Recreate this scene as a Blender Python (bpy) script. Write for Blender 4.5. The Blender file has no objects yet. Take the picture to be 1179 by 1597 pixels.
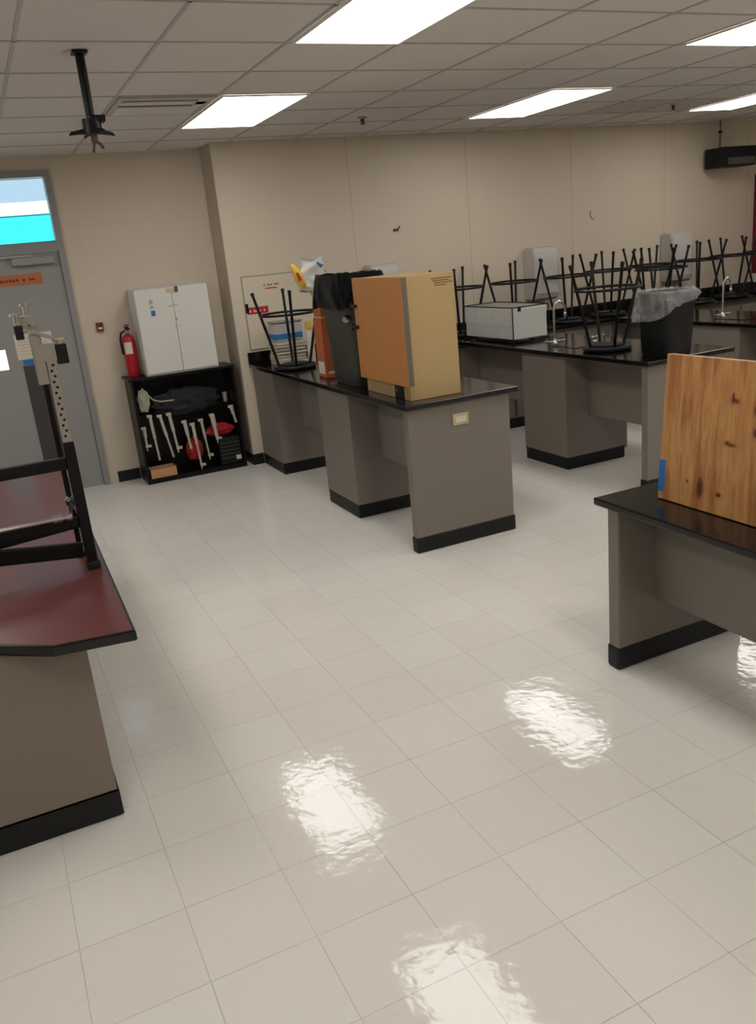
import bpy, bmesh, math, random
from mathutils import Vector, Matrix, noise
random.seed(7)
S = bpy.context.scene
C = S.collection
PI = math.pi

# ---------------------------------------------------------------- camera
YAW, PITCH, ROLL, F, H = -0.4133175634, 0.3040966505, 0.0981963150, 1306.63838, 1.82084238
def make_camera():
    cy, sy, cp, sp = math.cos(YAW), math.sin(YAW), math.cos(PITCH), math.sin(PITCH)
    f = Vector((-sy*cp, cy*cp, -sp)); r = Vector((cy, sy, 0)); d = f.cross(r)
    cr, sr = math.cos(ROLL), math.sin(ROLL)
    r2 = cr*r + sr*d; d2 = -sr*r + cr*d
    cam = bpy.data.cameras.new('camera'); o = bpy.data.objects.new('camera', cam); C.objects.link(o)
    m = Matrix((( r2.x, -d2.x, -f.x, 0), (r2.y, -d2.y, -f.y, 0), (r2.z, -d2.z, -f.z, H), (0, 0, 0, 1)))
    o.matrix_world = m
    cam.sensor_fit = 'VERTICAL'; cam.sensor_height = 24; cam.lens = F/1597*24
    cam.clip_start = .05; cam.clip_end = 200
    S.camera = o
make_camera()

# ---------------------------------------------------------------- light
S.view_settings.view_transform = 'Standard'; S.view_settings.look = 'None'
S.view_settings.gamma = 1; S.view_settings.use_curve_mapping = False
EXPOSURE = 0.62
S.view_settings.exposure = EXPOSURE
LAMP = 5.0            # radiance of a ceiling light's diffuser
SKY = .66
SUN = 5.0
w = bpy.data.worlds.new('sky'); S.world = w; w.use_nodes = True
bg = w.node_tree.nodes['Background']; bg.inputs[0].default_value = (.60, .82, 1, 1); bg.inputs[1].default_value = SKY
sl = bpy.data.lights.new('sun', 'SUN'); sl.energy = SUN; sl.angle = .02; sl.color = (1, .97, .92)
so = bpy.data.objects.new('sun', sl); C.objects.link(so); so.rotation_euler = (math.radians(50), 0, math.radians(-25))

# ---------------------------------------------------------------- materials
def lin(c):
    return tuple(((x/255)/12.92 if x/255 <= .04045 else ((x/255+.055)/1.055)**2.4) for x in c)
class NT:
    def __init__(s, name):
        s.m = bpy.data.materials.new(name); s.m.use_nodes = True; s.t = s.m.node_tree
        s.b = s.t.nodes['Principled BSDF']
    def n(s, typ, **k):
        x = s.t.nodes.new(typ)
        for a, v in k.items(): setattr(x, a, v)
        return x
    def l(s, a, b): s.t.links.new(a, b)
    def math(s, op, a, b=None, c=None):
        x = s.n('ShaderNodeMath', operation=op)
        for i, v in enumerate((a, b, c)):
            if v is None: continue
            if isinstance(v, (int, float)): x.inputs[i].default_value = v
            else: s.l(v, x.inputs[i])
        return x.outputs[0]
    def mix(s, f, a, b):
        x = s.n('ShaderNodeMix', data_type='RGBA')
        for sock, v in ((x.inputs[0], f), (x.inputs[6], a), (x.inputs[7], b)):
            if isinstance(v, (int, float)): sock.default_value = v
            elif isinstance(v, tuple): sock.default_value = (*v, 1) if len(v) == 3 else v
            else: s.l(v, sock)
        return x.outputs[2]
    def noise(s, vec, scale, detail=3, rough=.5):
        x = s.n('ShaderNodeTexNoise'); x.inputs['Scale'].default_value = scale
        x.inputs['Detail'].default_value = detail; x.inputs['Roughness'].default_value = rough
        if vec is not None: s.l(vec, x.inputs['Vector'])
        return x.outputs[0]
    def obj(s): return s.n('ShaderNodeTexCoord').outputs['Object']
    def geo(s): return s.n('ShaderNodeNewGeometry').outputs['Position']
    def bump(s, h, strength=.3, dist=.01, normal=None):
        x = s.n('ShaderNodeBump'); x.inputs['Strength'].default_value = strength; x.inputs['Distance'].default_value = dist
        s.l(h, x.inputs['Height'])
        if normal is not None: s.l(normal, x.inputs['Normal'])
        return x.outputs[0]
def mat(name, col, rough=.5, metal=0, var=.06, scale=8, bump=0, spec=.5):
    k = NT(name); c = lin(col); o = k.obj()
    nz = k.noise(o, scale)
    a = tuple(max(0, x*(1-var)) for x in c); b = tuple(min(1, x*(1+var)) for x in c)
    k.l(k.mix(nz, a, b), k.b.inputs['Base Color'])
    k.b.inputs['Roughness'].default_value = rough; k.b.inputs['Metallic'].default_value = metal
    k.b.inputs['Specular IOR Level'].default_value = spec
    if bump: k.l(k.bump(k.noise(o, scale*4), bump, .004), k.b.inputs['Normal'])
    return k.m
def emit(name, col, strength):
    k = NT(name); k.b.inputs['Base Color'].default_value = (*lin(col), 1)
    k.b.inputs['Emission Color'].default_value = (*lin(col), 1); k.b.inputs['Emission Strength'].default_value = strength
    k.b.inputs['Roughness'].default_value = .6
    return k.m
TILE, OX, OY = .3048, .8031, 2.1575
def floor_mat():
    k = NT('vinyl_floor_tile'); p = k.geo(); sp = k.n('ShaderNodeSeparateXYZ'); k.l(p, sp.inputs[0])
    u = k.math('DIVIDE', k.math('SUBTRACT', sp.outputs[0], OX), TILE); v = k.math('DIVIDE', k.math('SUBTRACT', sp.outputs[1], OY), TILE)
    def edge(t):
        f = k.math('FRACT', t); return k.math('MINIMUM', f, k.math('SUBTRACT', 1, f))
    e = k.math('MINIMUM', edge(u), edge(v))
    wear = k.noise(p, 3.2, 2)
    line = k.math('LESS_THAN', e, k.math('MULTIPLY', wear, .009))
    cb = k.n('ShaderNodeCombineXYZ'); k.l(k.math('FLOOR', u), cb.inputs[0]); k.l(k.math('FLOOR', v), cb.inputs[1])
    wn = k.n('ShaderNodeTexWhiteNoise'); k.l(cb.outputs[0], wn.inputs[0])
    base = k.mix(wn.outputs[0], lin((224, 220, 213)), lin((228, 225, 219)))
    mott = k.noise(p, 26, 6, .7)
    base = k.mix(k.math('MULTIPLY', mott, .35), base, lin((208, 202, 192)))
    base = k.mix(k.math('MULTIPLY', k.noise(p, 1.1, 3), .25), base, lin((212, 209, 194)))
    col = k.mix(k.math('MULTIPLY', line, .36), base, lin((120, 110, 95)))
    k.l(col, k.b.inputs['Base Color'])
    sc = k.noise(p, 9, 5, .65)
    k.l(k.math('ADD', .02, k.math('MULTIPLY', sc, .08)), k.b.inputs['Roughness'])
    k.b.inputs['Specular IOR Level'].default_value = .36
    # tiles sit at slightly different tilts, wax rippled
    wav = k.noise(p, 5.5, 3, .55)
    tlt = k.math('MULTIPLY', k.math('SUBTRACT', wn.outputs[0], .5), k.math('FRACT', v))
    hgt = k.math('ADD', k.math('ADD', k.math('MULTIPLY', wav, .5), k.math('MULTIPLY', k.noise(p, 22, 3, .6), .2)), k.math('MULTIPLY', tlt, .7))
    k.l(k.bump(hgt, .6, .0055), k.b.inputs['Normal'])
    return k.m
def wall_mat(name, seams=False, blocks=False):
    k = NT(name); p = k.geo(); sp = k.n('ShaderNodeSeparateXYZ'); k.l(p, sp.inputs[0])
    base = k.mix(k.noise(p, 1.3, 3), lin((204, 190, 170)), lin((210, 197, 178)))
    base = k.mix(k.math('MULTIPLY', k.noise(p, 14, 4), .15), base, lin((186, 170, 148)))
    hg = k.noise(p, 60, 3)
    if seams:
        f = k.math('FRACT', k.math('DIVIDE', k.math('SUBTRACT', sp.outputs[0], 3.3-.002), 1.24))
        ln = k.math('LESS_THAN', f, .008)
        base = k.mix(k.math('MULTIPLY', ln, .3), base, lin((120, 108, 92)))
        hg = k.math('SUBTRACT', k.math('MULTIPLY', hg, .12), ln)
    if blocks:
        br = k.n('ShaderNodeTexBrick'); cb = k.n('ShaderNodeCombineXYZ')
        k.l(k.math('ADD', sp.outputs[0], sp.outputs[1]), cb.inputs[0]); k.l(sp.outputs[2], cb.inputs[1]); k.l(cb.outputs[0], br.inputs['Vector'])
        br.inputs['Scale'].default_value = 1; br.inputs['Brick Width'].default_value = .406; br.inputs['Row Height'].default_value = .203
        br.inputs['Mortar Size'].default_value = .006; br.inputs['Mortar Smooth'].default_value = .5
        base = k.mix(k.math('MULTIPLY', br.outputs['Fac'], .05), base, lin((140, 126, 106)))
        hg = k.math('SUBTRACT', k.math('MULTIPLY', hg, .15), br.outputs['Fac'])
    k.l(base, k.b.inputs['Base Color']); k.b.inputs['Roughness'].default_value = .5
    k.l(k.bump(hg, .18 if blocks else .3, .003), k.b.inputs['Normal'])
    return k.m
def wood_mat():
    k = NT('knotty_pine'); p = k.obj(); sp = k.n('ShaderNodeSeparateXYZ'); k.l(p, sp.inputs[0])
    y, z = sp.outputs[1], sp.outputs[2]
    # glued staves run up the board
    WD = .118
    st = k.math('FLOOR', k.math('DIVIDE', y, WD)); wn = k.n('ShaderNodeTexWhiteNoise', noise_dimensions='1D'); k.l(st, wn.inputs['W'])
    cb = k.n('ShaderNodeCombineXYZ'); k.l(k.math('MULTIPLY', y, 9), cb.inputs[0]); k.l(k.math('MULTIPLY', z, 1.3), cb.inputs[1]); k.l(k.math('MULTIPLY', wn.outputs[0], 9), cb.inputs[2])
    g = k.noise(cb.outputs[0], 1.5, 4, .55)
    wv = k.math('PINGPONG', k.math('MULTIPLY', g, 6.5), 1)
    col = k.mix(wv, lin((158, 100, 52)), lin((206, 154, 96)))
    col = k.mix(k.math('MULTIPLY', k.noise(cb.outputs[0], 9, 3), .35), col, lin((150, 96, 50)))
    col = k.mix(k.math('MULTIPLY', wn.outputs[0], .5), col, lin((168, 112, 62)))
    fr = k.math('FRACT', k.math('DIVIDE', y, WD))
    col = k.mix(k.math('MULTIPLY', k.math('LESS_THAN', fr, .02), .4), col, lin((110, 66, 34)))
    for ky, kz, ry, rz in ((-.215, .085, .017, .044), (-.348, .432, .018, .010), (-.336, .442, .007, .022), (-.340, .272, .028, .007), (-.325, .278, .010, .007), (-.306, .077, .013, .009), (-.445, .41, .018, .022), (-.445, .33, .012, .018), (-.15, .10, .006, .006)):
        d = k.math('SQRT', k.math('ADD', k.math('POWER', k.math('DIVIDE', k.math('SUBTRACT', y, ky), ry), 2), k.math('POWER', k.math('DIVIDE', k.math('SUBTRACT', z, kz), rz), 2)))
        halo = k.math('SUBTRACT', 1, k.math('MINIMUM', 1, k.math('MULTIPLY', d, .42)))
        col = k.mix(k.math('MULTIPLY', halo, .55), col, lin((140, 76, 34)))
        a = k.math('SUBTRACT', 1, k.math('MINIMUM', 1, k.math('MULTIPLY', k.math('POWER', d, 3), .8)))
        col = k.mix(k.math('MULTIPLY', a, .9), col, lin((78, 30, 16)))
    k.l(col, k.b.inputs['Base Color']); k.b.inputs['Roughness'].default_value = .4
    return k.m
def ceil_mat():
    k = NT('acoustic_tile'); p = k.geo()
    c = k.mix(k.noise(p, 2, 2), lin((214, 208, 203)), lin((219, 213, 208)))
    sp = k.n('ShaderNodeSeparateXYZ'); k.l(p, sp.inputs[0])
    # water stain over one tile
    dx = k.math('ABSOLUTE', k.math('SUBTRACT', sp.outputs[0], 6.0)); dy = k.math('ABSOLUTE', k.math('SUBTRACT', sp.outputs[1], 6.35))
    a = k.math('MULTIPLY', k.math('LESS_THAN', dx, .75), k.math('LESS_THAN', dy, .3))
    c = k.mix(k.math('MULTIPLY', a, .3), c, lin((140, 116, 104)))
    k.l(c, k.b.inputs['Base Color']); k.b.inputs['Roughness'].default_value = .9
    k.l(k.bump(k.noise(p, 120, 4, .7), .25, .002), k.b.inputs['Normal'])
    return k.m
M = dict(
    floor=floor_mat(), wall=wall_mat('painted_wall', seams=True), plain=wall_mat('painted_plaster'), block=wall_mat('painted_block', blocks=True),
    ceil=ceil_mat(), tbar=mat('ceiling_grid_metal', (186, 179, 173), .6),
    base=mat('black_vinyl_base', (17, 18, 20), .5, scale=3, spec=.35), taupe=mat('taupe_laminate', (124, 116, 107), .5, var=.04, scale=40),
    top=mat('black_epoxy_top', (14, 12, 12), .15, var=.2, scale=30), black=mat('black_metal', (9, 9, 11), .38, var=.1, spec=.28),
    blackp=mat('black_plastic', (18, 19, 21), .5, var=.1, spec=.3), rubber=mat('black_rubber', (20, 20, 20), .8),
    maroon=mat('maroon_laminate', (98, 50, 49), .3, var=.12, scale=60), edge=mat('black_edge_band', (15, 13, 13), .3),
    deskbody=mat('brown_grey_laminate', (128, 117, 104), .5, var=.05, scale=60),
    chrome=mat('chrome', (205, 205, 205), .2, 1), steel=mat('brushed_steel', (170, 166, 158), .4, .8),
    grey=mat('grey_door_paint', (148, 146, 143), .45, var=.03), greyframe=mat('grey_frame_paint', (142, 140, 140), .45, var=.03), dgrey=mat('dark_grey', (80, 76, 76), .6),
    white=mat('white_enamel', (214, 212, 204), .4, var=.02), offwhite=mat('off_white_plastic', (186, 181, 178), .4, var=.03), paper=mat('paper', (215, 205, 190), .8, scale=30, var=.06),
    red=mat('red_paint', (176, 22, 34), .35), darkred=mat('dark_red_paint', (110, 18, 20), .5), redfab=mat('red_cloth', (178, 34, 38), .8),
    orange=mat('orange_door_paint', (184, 122, 64), .45, var=.03), yellow=mat('pale_yellow_paint', (184, 158, 110), .45, var=.03), seal=mat('grey_green_edge', (104, 98, 80), .5),
    olive=mat('olive_plastic', (62, 62, 54), .5, var=.08), bag=mat('black_bag', (6, 7, 10), .4, var=.2, bump=.4, spec=.12), 
    blue=mat('blue_tape', (36, 110, 178), .6), darkmat=mat('dark_panel', (66, 58, 60), .7, scale=20), orangetape=mat('orange_banner', (180, 108, 66), .6), brown=mat('dark_brown_ink', (110, 44, 20), .7),
    card=mat('cardboard', (196, 150, 104), .8), cream=mat('cream_board', (206, 194, 174), .5, var=.02), cloth=mat('black_cloth', (30, 31, 33), .8, var=.3, scale=12, bump=.6),
    paleclth=mat('pale_green_cloth', (170, 172, 152), .8, bump=.5), pale=mat('pale_metal', (196, 188, 172), .4, .2), brass=mat('beige_metal', (196, 178, 140), .4, .3),
    ring=mat('grey_line', (150, 138, 122), .6), terracotta=mat('orange_brown_box', (176, 92, 52), .6), yellowp=mat('yellow_plastic', (226, 182, 66), .5), wood=wood_mat(),
    turq=mat('turquoise_siding', (20, 205, 214), .6, var=.05, scale=2), fascia=mat('white_fascia', (240, 240, 240), .6), bluegrey=mat('blue_grey_roof', (150, 180, 205), .5),
    foam=mat('white_foam', (212, 212, 206), .6, var=.03), pave=mat('outdoor_paving', (150, 148, 140), .9), roofm=mat('roof_slab', (120, 118, 115), .9),
    rodm=mat('brown_pipe', (130, 84, 62), .5), stain=mat('dark_hook', (74, 60, 44), .6), lamp=emit('light_diffuser', (255, 252, 247), LAMP), lampframe=mat('white_light_frame', (220, 218, 212), .5),
)
def clear_bag():
    k = NT('clear_bag'); k.b.inputs['Base Color'].default_value = (.5, .5, .5, 1); k.b.inputs['Roughness'].default_value = .25
    nz = k.noise(k.obj(), 14, 3)
    k.l(k.math('ADD', -.02, k.math('MULTIPLY', nz, .75)), k.b.inputs['Alpha'])
    k.l(k.bump(nz, .6, .01), k.b.inputs['Normal']); return k.m
M['clear'] = clear_bag()
def glass():
    k = NT('window_glass'); t = k.n('ShaderNodeBsdfTransparent'); g = k.n('ShaderNodeBsdfGlossy'); g.inputs['Roughness'].default_value = .02
    fz = k.n('ShaderNodeFresnel'); mx = k.n('ShaderNodeMixShader'); t.inputs[0].default_value = (.93, .96, .97, 1)
    k.l(fz.outputs[0], mx.inputs[0]); k.l(t.outputs[0], mx.inputs[1]); k.l(g.outputs[0], mx.inputs[2])
    k.l(mx.outputs[0], k.t.nodes['Material Output'].inputs[0]); return k.m
M['glass'] = glass()

# ---------------------------------------------------------------- mesh helpers
class MB:
    def __init__(s): s.b = bmesh.new(); s.mats = []
    def _m(s, faces, m):
        if m is None: return
        if m not in s.mats: s.mats.append(m)
        i = s.mats.index(m)
        for f in faces: f.material_index = i
    def box(s, x0, x1, y0, y1, z0, z1, m=None, bev=0, rot=None, seg=2):
        r = bmesh.ops.create_cube(s.b, size=1); vs = r['verts']
        mt = Matrix.Translation(((x0+x1)/2, (y0+y1)/2, (z0+z1)/2)) @ (rot if rot else Matrix()) @ Matrix.Diagonal((x1-x0, y1-y0, z1-z0, 1))
        bmesh.ops.transform(s.b, matrix=mt, verts=vs)
        fs = set(f for v in vs for f in v.link_faces)
        if bev:
            es = list(set(e for v in vs for e in v.link_edges))
            before = set(s.b.faces); r = bmesh.ops.bevel(s.b, geom=es, offset=bev, segments=seg, affect='EDGES', profile=.5)
            fs = set(r['faces']) | set(f for f in fs if f.is_valid)
        s._m(fs, m); return s
    def cyl(s, p, q, r, m=None, r2=None, seg=16, caps=True):
        p, q = Vector(p), Vector(q); d = q-p
        a = bmesh.ops.create_cone(s.b, cap_ends=caps, segments=seg, radius1=r, radius2=r if r2 is None else r2, depth=d.length)
        mt = Matrix.Translation((p+q)/2) @ d.to_track_quat('Z', 'Y').to_matrix().to_4x4()
        bmesh.ops.transform(s.b, matrix=mt, verts=a['verts'])
        s._m(set(f for v in a['verts'] for f in v.link_faces), m); return s
    def tube(s, pts, r, m=None, seg=10, closed=False):
        pts = [Vector(p) for p in pts]; n = len(pts); rings = []; up = None
        for i, p in enumerate(pts):
            if closed: t = pts[(i+1) % n]-pts[i-1]
            else: t = pts[min(i+1, n-1)]-pts[max(i-1, 0)]
            t.normalize()
            if up is None:
                up = Vector((0, 0, 1)) if abs(t.z) < .9 else Vector((1, 0, 0))
            a = t.cross(up).normalized(); up2 = a.cross(t).normalized(); up = up2
            rr = r[i] if isinstance(r, (list, tuple)) else r
            rings.append([s.b.verts.new(p + rr*(math.cos(2*PI*j/seg)*a + math.sin(2*PI*j/seg)*up2)) for j in range(seg)])
        fs = []
        for i in range(n if closed else n-1):
            A, B = rings[i], rings[(i+1) % n]
            for j in range(seg): fs.append(s.b.faces.new((A[j], A[(j+1) % seg], B[(j+1) % seg], B[j])))
        if not closed: fs += [s.b.faces.new(rings[0][::-1]), s.b.faces.new(rings[-1])]
        s._m(fs, m); return s
    def prism(s, poly, z0, z1, m=None, bev=0):
        a = [s.b.verts.new((x, y, z0)) for x, y in poly]; b = [s.b.verts.new((x, y, z1)) for x, y in poly]; n = len(poly)
        fs = [s.b.faces.new(a[::-1]), s.b.faces.new(b)] + [s.b.faces.new((a[i], a[(i+1) % n], b[(i+1) % n], b[i])) for i in range(n)]
        if bev:
            es = list(set(e for f in fs[:2] for e in f.edges)); r = bmesh.ops.bevel(s.b, geom=es, offset=bev, segments=2, affect='EDGES'); fs = set(r['faces']) | set(f for f in fs if f.is_valid)
        s._m(fs, m); return s
    def lathe(s, c, prof, m=None, seg=24):
        rings = [[s.b.verts.new((c[0]+r*math.cos(2*PI*j/seg), c[1]+r*math.sin(2*PI*j/seg), c[2]+z)) for j in range(seg)] for r, z in prof]
        fs = []
        for A, B in zip(rings, rings[1:]):
            for j in range(seg): fs.append(s.b.faces.new((A[j], A[(j+1) % seg], B[(j+1) % seg], B[j])))
        fs += [s.b.faces.new(rings[0][::-1]), s.b.faces.new(rings[-1])]
        s._m(fs, m); return s
    def grid(s, fn, nu, nv, m=None):
        V = [[s.b.verts.new(fn(i/nu, j/nv)) for j in range(nv+1)] for i in range(nu+1)]
        fs = [s.b.faces.new((V[i][j], V[i+1][j], V[i+1][j+1], V[i][j+1])) for i in range(nu) for j in range(nv)]
        s._m(fs, m); return s
def obj(name, mb, m=None, parent=None, smooth=False):
    b = mb.b; bmesh.ops.recalc_face_normals(b, faces=b.faces)
    org = Vector((0, 0, 0))
    if parent is None and len(b.verts):           # origin at the thing's base
        xs = [v.co for v in b.verts]
        org = Vector(((min(v.x for v in xs)+max(v.x for v in xs))/2, (min(v.y for v in xs)+max(v.y for v in xs))/2, min(v.z for v in xs)))
        bmesh.ops.translate(b, verts=b.verts, vec=-org)
    me = bpy.data.meshes.new(name)
    if mb.mats:
        for x in mb.mats: me.materials.append(x)
    elif m: me.materials.append(m)
    b.to_mesh(me); b.free()
    if smooth:
        for p in me.polygons: p.use_smooth = True
        try: me.set_sharp_from_angle(angle=math.radians(38))
        except Exception: pass
    o = bpy.data.objects.new(name, me); C.objects.link(o); o.location = org
    if parent is not None:
        # children are modelled in the parent's own frame
        o.parent = parent
    return o
def tag(o, label, cat, group=None):
    o['label'] = label; o['category'] = cat
    if group: o['group'] = group
    return o
def thing(name, label, cat, loc=(0, 0, 0), rz=0, group=None):
    o = bpy.data.objects.new(name, None); C.objects.link(o); o.empty_display_size = .1
    o.location = loc; o.rotation_euler = (0, 0, rz)
    return tag(o, label, cat, group)
def struct(name, mb, m=None, smooth=False):
    o = obj(name, mb, m, None, smooth); o['kind'] = 'structure'; return o
def dup(root, loc, rz, label, group=None):
    r = root.copy(); C.objects.link(r); r.location = loc; r.rotation_euler = (0, 0, rz); r['label'] = label
    if group: r['group'] = group
    def rec(a, b):
        for ch in list(a.children):
            c = ch.copy(); C.objects.link(c); c.parent = b; rec(ch, c)
    rec(root, r); return r
def RX(a): return Matrix.Rotation(a, 4, 'X')
def RY(a): return Matrix.Rotation(a, 4, 'Y')
def RZ(a): return Matrix.Rotation(a, 4, 'Z')

# ================================================================ SETTING
CH = 2.79; XL, XR, YF, YB, YR = -3.4, 9.6, -3.6, 7.45, 7.8      # ceiling height, room extents, back wall, recessed wall
struct('floor', MB().box(XL-.2, XR+.2, YF-.2, YR+.2, -.1, 0), M['floor'])
GX, GY, G = 1.604, 4.19, .6096
cb = MB().box(XL-.2, XR+.2, YF-.2, YR+.2, CH, CH+.05, M['ceil'])
k = -9
while GX+k*G < XR:
    x = GX+k*G
    if x > XL: cb.box(x-.009, x+.009, YF, YR, CH-.004, CH, M['tbar'])
    k += 1
k = -13
while GY+k*G < YR:
    y = GY+k*G
    if y > YF: cb.box(XL, XR, y-.009, y+.009, CH-.004, CH-.0002, M['tbar'])
    k += 1
struct('ceiling', cb)
struct('wall_back', MB().box(2.06, XR, YB, YB+.55, 0, CH, M['wall']))
DX0, DX1, DZ, TZ = -.24, .79, 2.09, 2.68      # door opening with transom
wb = MB()
wb.box(XL, DX0, YR, YR+.2, 0, CH); wb.box(DX1, 2.06, YR, YR+.2, 0, CH); wb.box(DX0, DX1, YR, YR+.2, TZ, CH)
struct('wall_recess', wb, M['block'])
struct('wall_right', MB().box(XR, XR+.15, YF, YR, 0, CH), M['plain'])
struct('wall_front', MB().box(XL, XR, YF-.15, YF, 0, CH), M['plain'])
wl = MB(); WY0, WY1, WZ0, WZ1 = 3.2, 6.6, 1.0, 2.45
wl.box(XL-.15, XL, YF, WY0, 0, CH); wl.box(XL-.15, XL, WY1, YR, 0, CH); wl.box(XL-.15, XL, WY0, WY1, 0, WZ0); wl.box(XL-.15, XL, WY0, WY1, WZ1, CH)
struct('wall_left', wl, M['plain'])
wf = MB()
for y in (WY0, (WY0*2+WY1)/3, (WY0+WY1*2)/3, WY1-.05): wf.box(XL-.1, XL-.04, y, y+.05, WZ0, WZ1)
wf.box(XL-.1, XL-.04, WY0, WY1, WZ0, WZ0+.05); wf.box(XL-.1, XL-.04, WY0, WY1, WZ1-.05, WZ1)
win = struct('window_2', wf, M['greyframe'])
pb = MB().box(-.003, .003, -(WY1-WY0)/2+.05, (WY1-WY0)/2-.05, .05, WZ1-WZ0-.05)
obj('pane', pb, M['glass'], win)
struct('baseboard_recess', MB().box(.87, 1.07, YR-.006, YR, 0, .10), M['base'])
struct('baseboard_corner', MB().box(2.052, 2.06, YB, YR-.006, 0, .10).box(2.052, 2.158, YB-.008, YB, 0, .10), M['base'])
struct('baseboard_back', MB().box(2.92, XR, YB-.006, YB, 0, .10), M['base'])

# door with transom above
fr = MB()
for x in (DX0, DX1-.05): fr.box(x, x+.05, YR-.02, YR+.14, 0, TZ)
fr.box(DX0+.05, DX1-.05, YR-.02, YR+.14, TZ-.05, TZ); fr.box(DX0+.05, DX1-.05, YR-.02, YR+.14, DZ-.04, DZ+.03)
struct('trim_1', fr, M['greyframe'])
tw = struct('window_1', MB().box(DX0+.051, DX1-.051, YR+.06, YR+.075, DZ+.032, DZ+.045), M['greyframe'])
obj('pane', MB().box(-(DX1-DX0)/2+.052, (DX1-DX0)/2-.052, -.003, .003, .013, TZ-DZ-.083), M['glass'], tw)
db = MB(); d0, d1, dy0, dy1 = DX0+.052, DX1-.052, YR+.005, YR+.05
LX0, LX1, LZ0, LZ1 = -.06, .165, 1.13, 1.75-.45      # small glazed light in the door
db.box(d0, LX0, dy0, dy1, .006, DZ-.043); db.box(LX1, d1, dy0, dy1, .006, DZ-.043)
db.box(LX0, LX1, dy0, dy1, .006, LZ0); db.box(LX0, LX1, dy0, dy1, LZ1, DZ-.043)
door = struct('door_1', db, M['grey'])
dc = Vector(door.location)
obj('pane', MB().box(LX0-dc.x, LX1-dc.x, .0, .006, LZ0-dc.z, LZ1-dc.z), M['glass'], door)
cl = obj('door_closer', MB().box(.36-dc.x, .70-dc.x, dy0-.055-dc.y, dy0-dc.y, 1.955-dc.z, 2.015-dc.z, bev=.006), M['grey'], door)
obj('closer_arm', MB().box(.10-dc.x, .52-dc.x, dy0-.05-dc.y, dy0-.035-dc.y, 2.02-dc.z, 2.035-dc.z), M['steel'], door)
# outside the door
struct('trim_2', MB().box(XL-6, XR+6, YR+.2, 30, -.12, -.02), M['pave'])
t = thing('outdoor_building', 'turquoise building with white roof edge seen through the glass above the door', 'building', (-1, 16, 0))
obj('siding', MB().box(-9, 9, 0, .2, 1.6, 2.90), M['turq'], t)
obj('lower_wall', MB().box(-9, 9, 0, .2, -.02, 1.6), M['fascia'], t)
obj('roof_edge', MB().box(-9.2, 9.2, -.03, .2, 2.90, 3.10), M['fascia'], t)
obj('roof', MB().box(-9.2, 9.2, .2, 5, 3.0, 3.1), M['bluegrey'], t)
struct('sun_blocking_roof', MB().box(XL-.4, XR+.4, YF-.4, YR+.5, CH+.05, CH+.2), M['roofm'])  # unseen roof slab, added over the ceiling to block the sun

# ceiling lights
def ceiling_light():
    t = thing('ceiling_light', '', 'light', (0, 0, CH))
    f = MB(); a, b = .292, .597
    f.box(-a, a, -b, -b+.02, -.012, -.004); f.box(-a, a, b-.02, b, -.012, -.004); f.box(-a, -a+.02, -b+.02, b-.02, -.012, -.004); f.box(a-.02, a, -b+.02, b-.02, -.012, -.004)
    obj('frame', f, M['lampframe'], t)
    obj('diffuser', MB().box(-a+.02, a-.02, -b+.02, b-.02, -.0105, -.0055), M['lamp'], t)
    return t
L0 = None
lights = {(0, 0): 'lit fluorescent ceiling panel beside the air vent, above the white cabinet', (0, 1): 'largest lit ceiling panel, cut off by the top edge of the photo',
          (1, 0): 'lit fluorescent ceiling panel over the middle lab bench, near the back wall', (1, 1): 'upper of the two lit ceiling panels cut off by the right edge',
          (2, 0): 'lower of the two lit ceiling panels cut off by the right edge'}
for i in (-1, 0, 1, 2):
    for j in (0, 1, 2, 3):
        lb = lights.get((i, j), 'lit ceiling panel outside the view')
        loc = (GX+G*(.5+4*i), GY+G*(3-4*j), CH)
        if L0 is None: L0 = ceiling_light(); L0.location = loc; L0['label'] = lb; L0['group'] = 'fluorescent ceiling panels'
        else: dup(L0, loc, 0, lb, 'fluorescent ceiling panels')
# vent
t = thing('air_vent', 'louvred air vent set in the ceiling beside a lit panel', 'vent', (GX-G/2, GY+G*2.5, CH))
f = MB(); a = .29
f.box(-a, a, -a, -a+.03, -.014, -.004).box(-a, a, a-.03, a, -.014, -.004).box(-a, -a+.03, -a+.03, a-.03, -.014, -.004).box(a-.03, a, -a+.03, a-.03, -.014, -.004)
obj('frame', f, M['tbar'], t)
obj('backing', MB().box(-a+.03, a-.03, -a+.03, a-.03, -.006, -.0045), M['black'], t)
sm = MB()
for y0, y1 in ((-.258, -.235), (-.165, -.075), (.0, .258)): sm.box(-a+.032, a-.032, y0, y1, -.0145, -.0065)
sm.box(.2, a-.032, -.2345, -.0005, -.0145, -.0065)
obj('louvre', sm, M['ceil'], t)
# hanging pole
t = thing('ceiling_mount_pole', 'black pole hanging from the ceiling with a bare projector mount at its end', 'ceiling mount', (.667, 4.35, CH))
obj('ceiling_plate', MB().box(-.035, .035, -.035, .035, -.016, -.0045, bev=.004), M['black'], t)
obj('pole', MB().cyl((0, 0, -.016), (0, 0, -.30), .021), M['black'], t, True)
pl = MB(); pl.cyl((0, 0, -.285), (0, 0, -.345), .045, r2=.05); pl.box(-.01, .06, -.04, .04, -.30, -.272, bev=.004)
obj('hub', pl, M['black'], t, True)
ar = MB()
for a, ln in ((.35, .095), (3.3, .10), (5.2, .08), (1.9, .08)):
    ar.tube([(.03*math.cos(a), .03*math.sin(a), -.335), (ln*math.cos(a), ln*math.sin(a), -.345), ((ln+.01)*math.cos(a), (ln+.01)*math.sin(a), -.352)], [.013, .008, .004])
obj('mount_arm', ar, M['black'], t, True)
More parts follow.
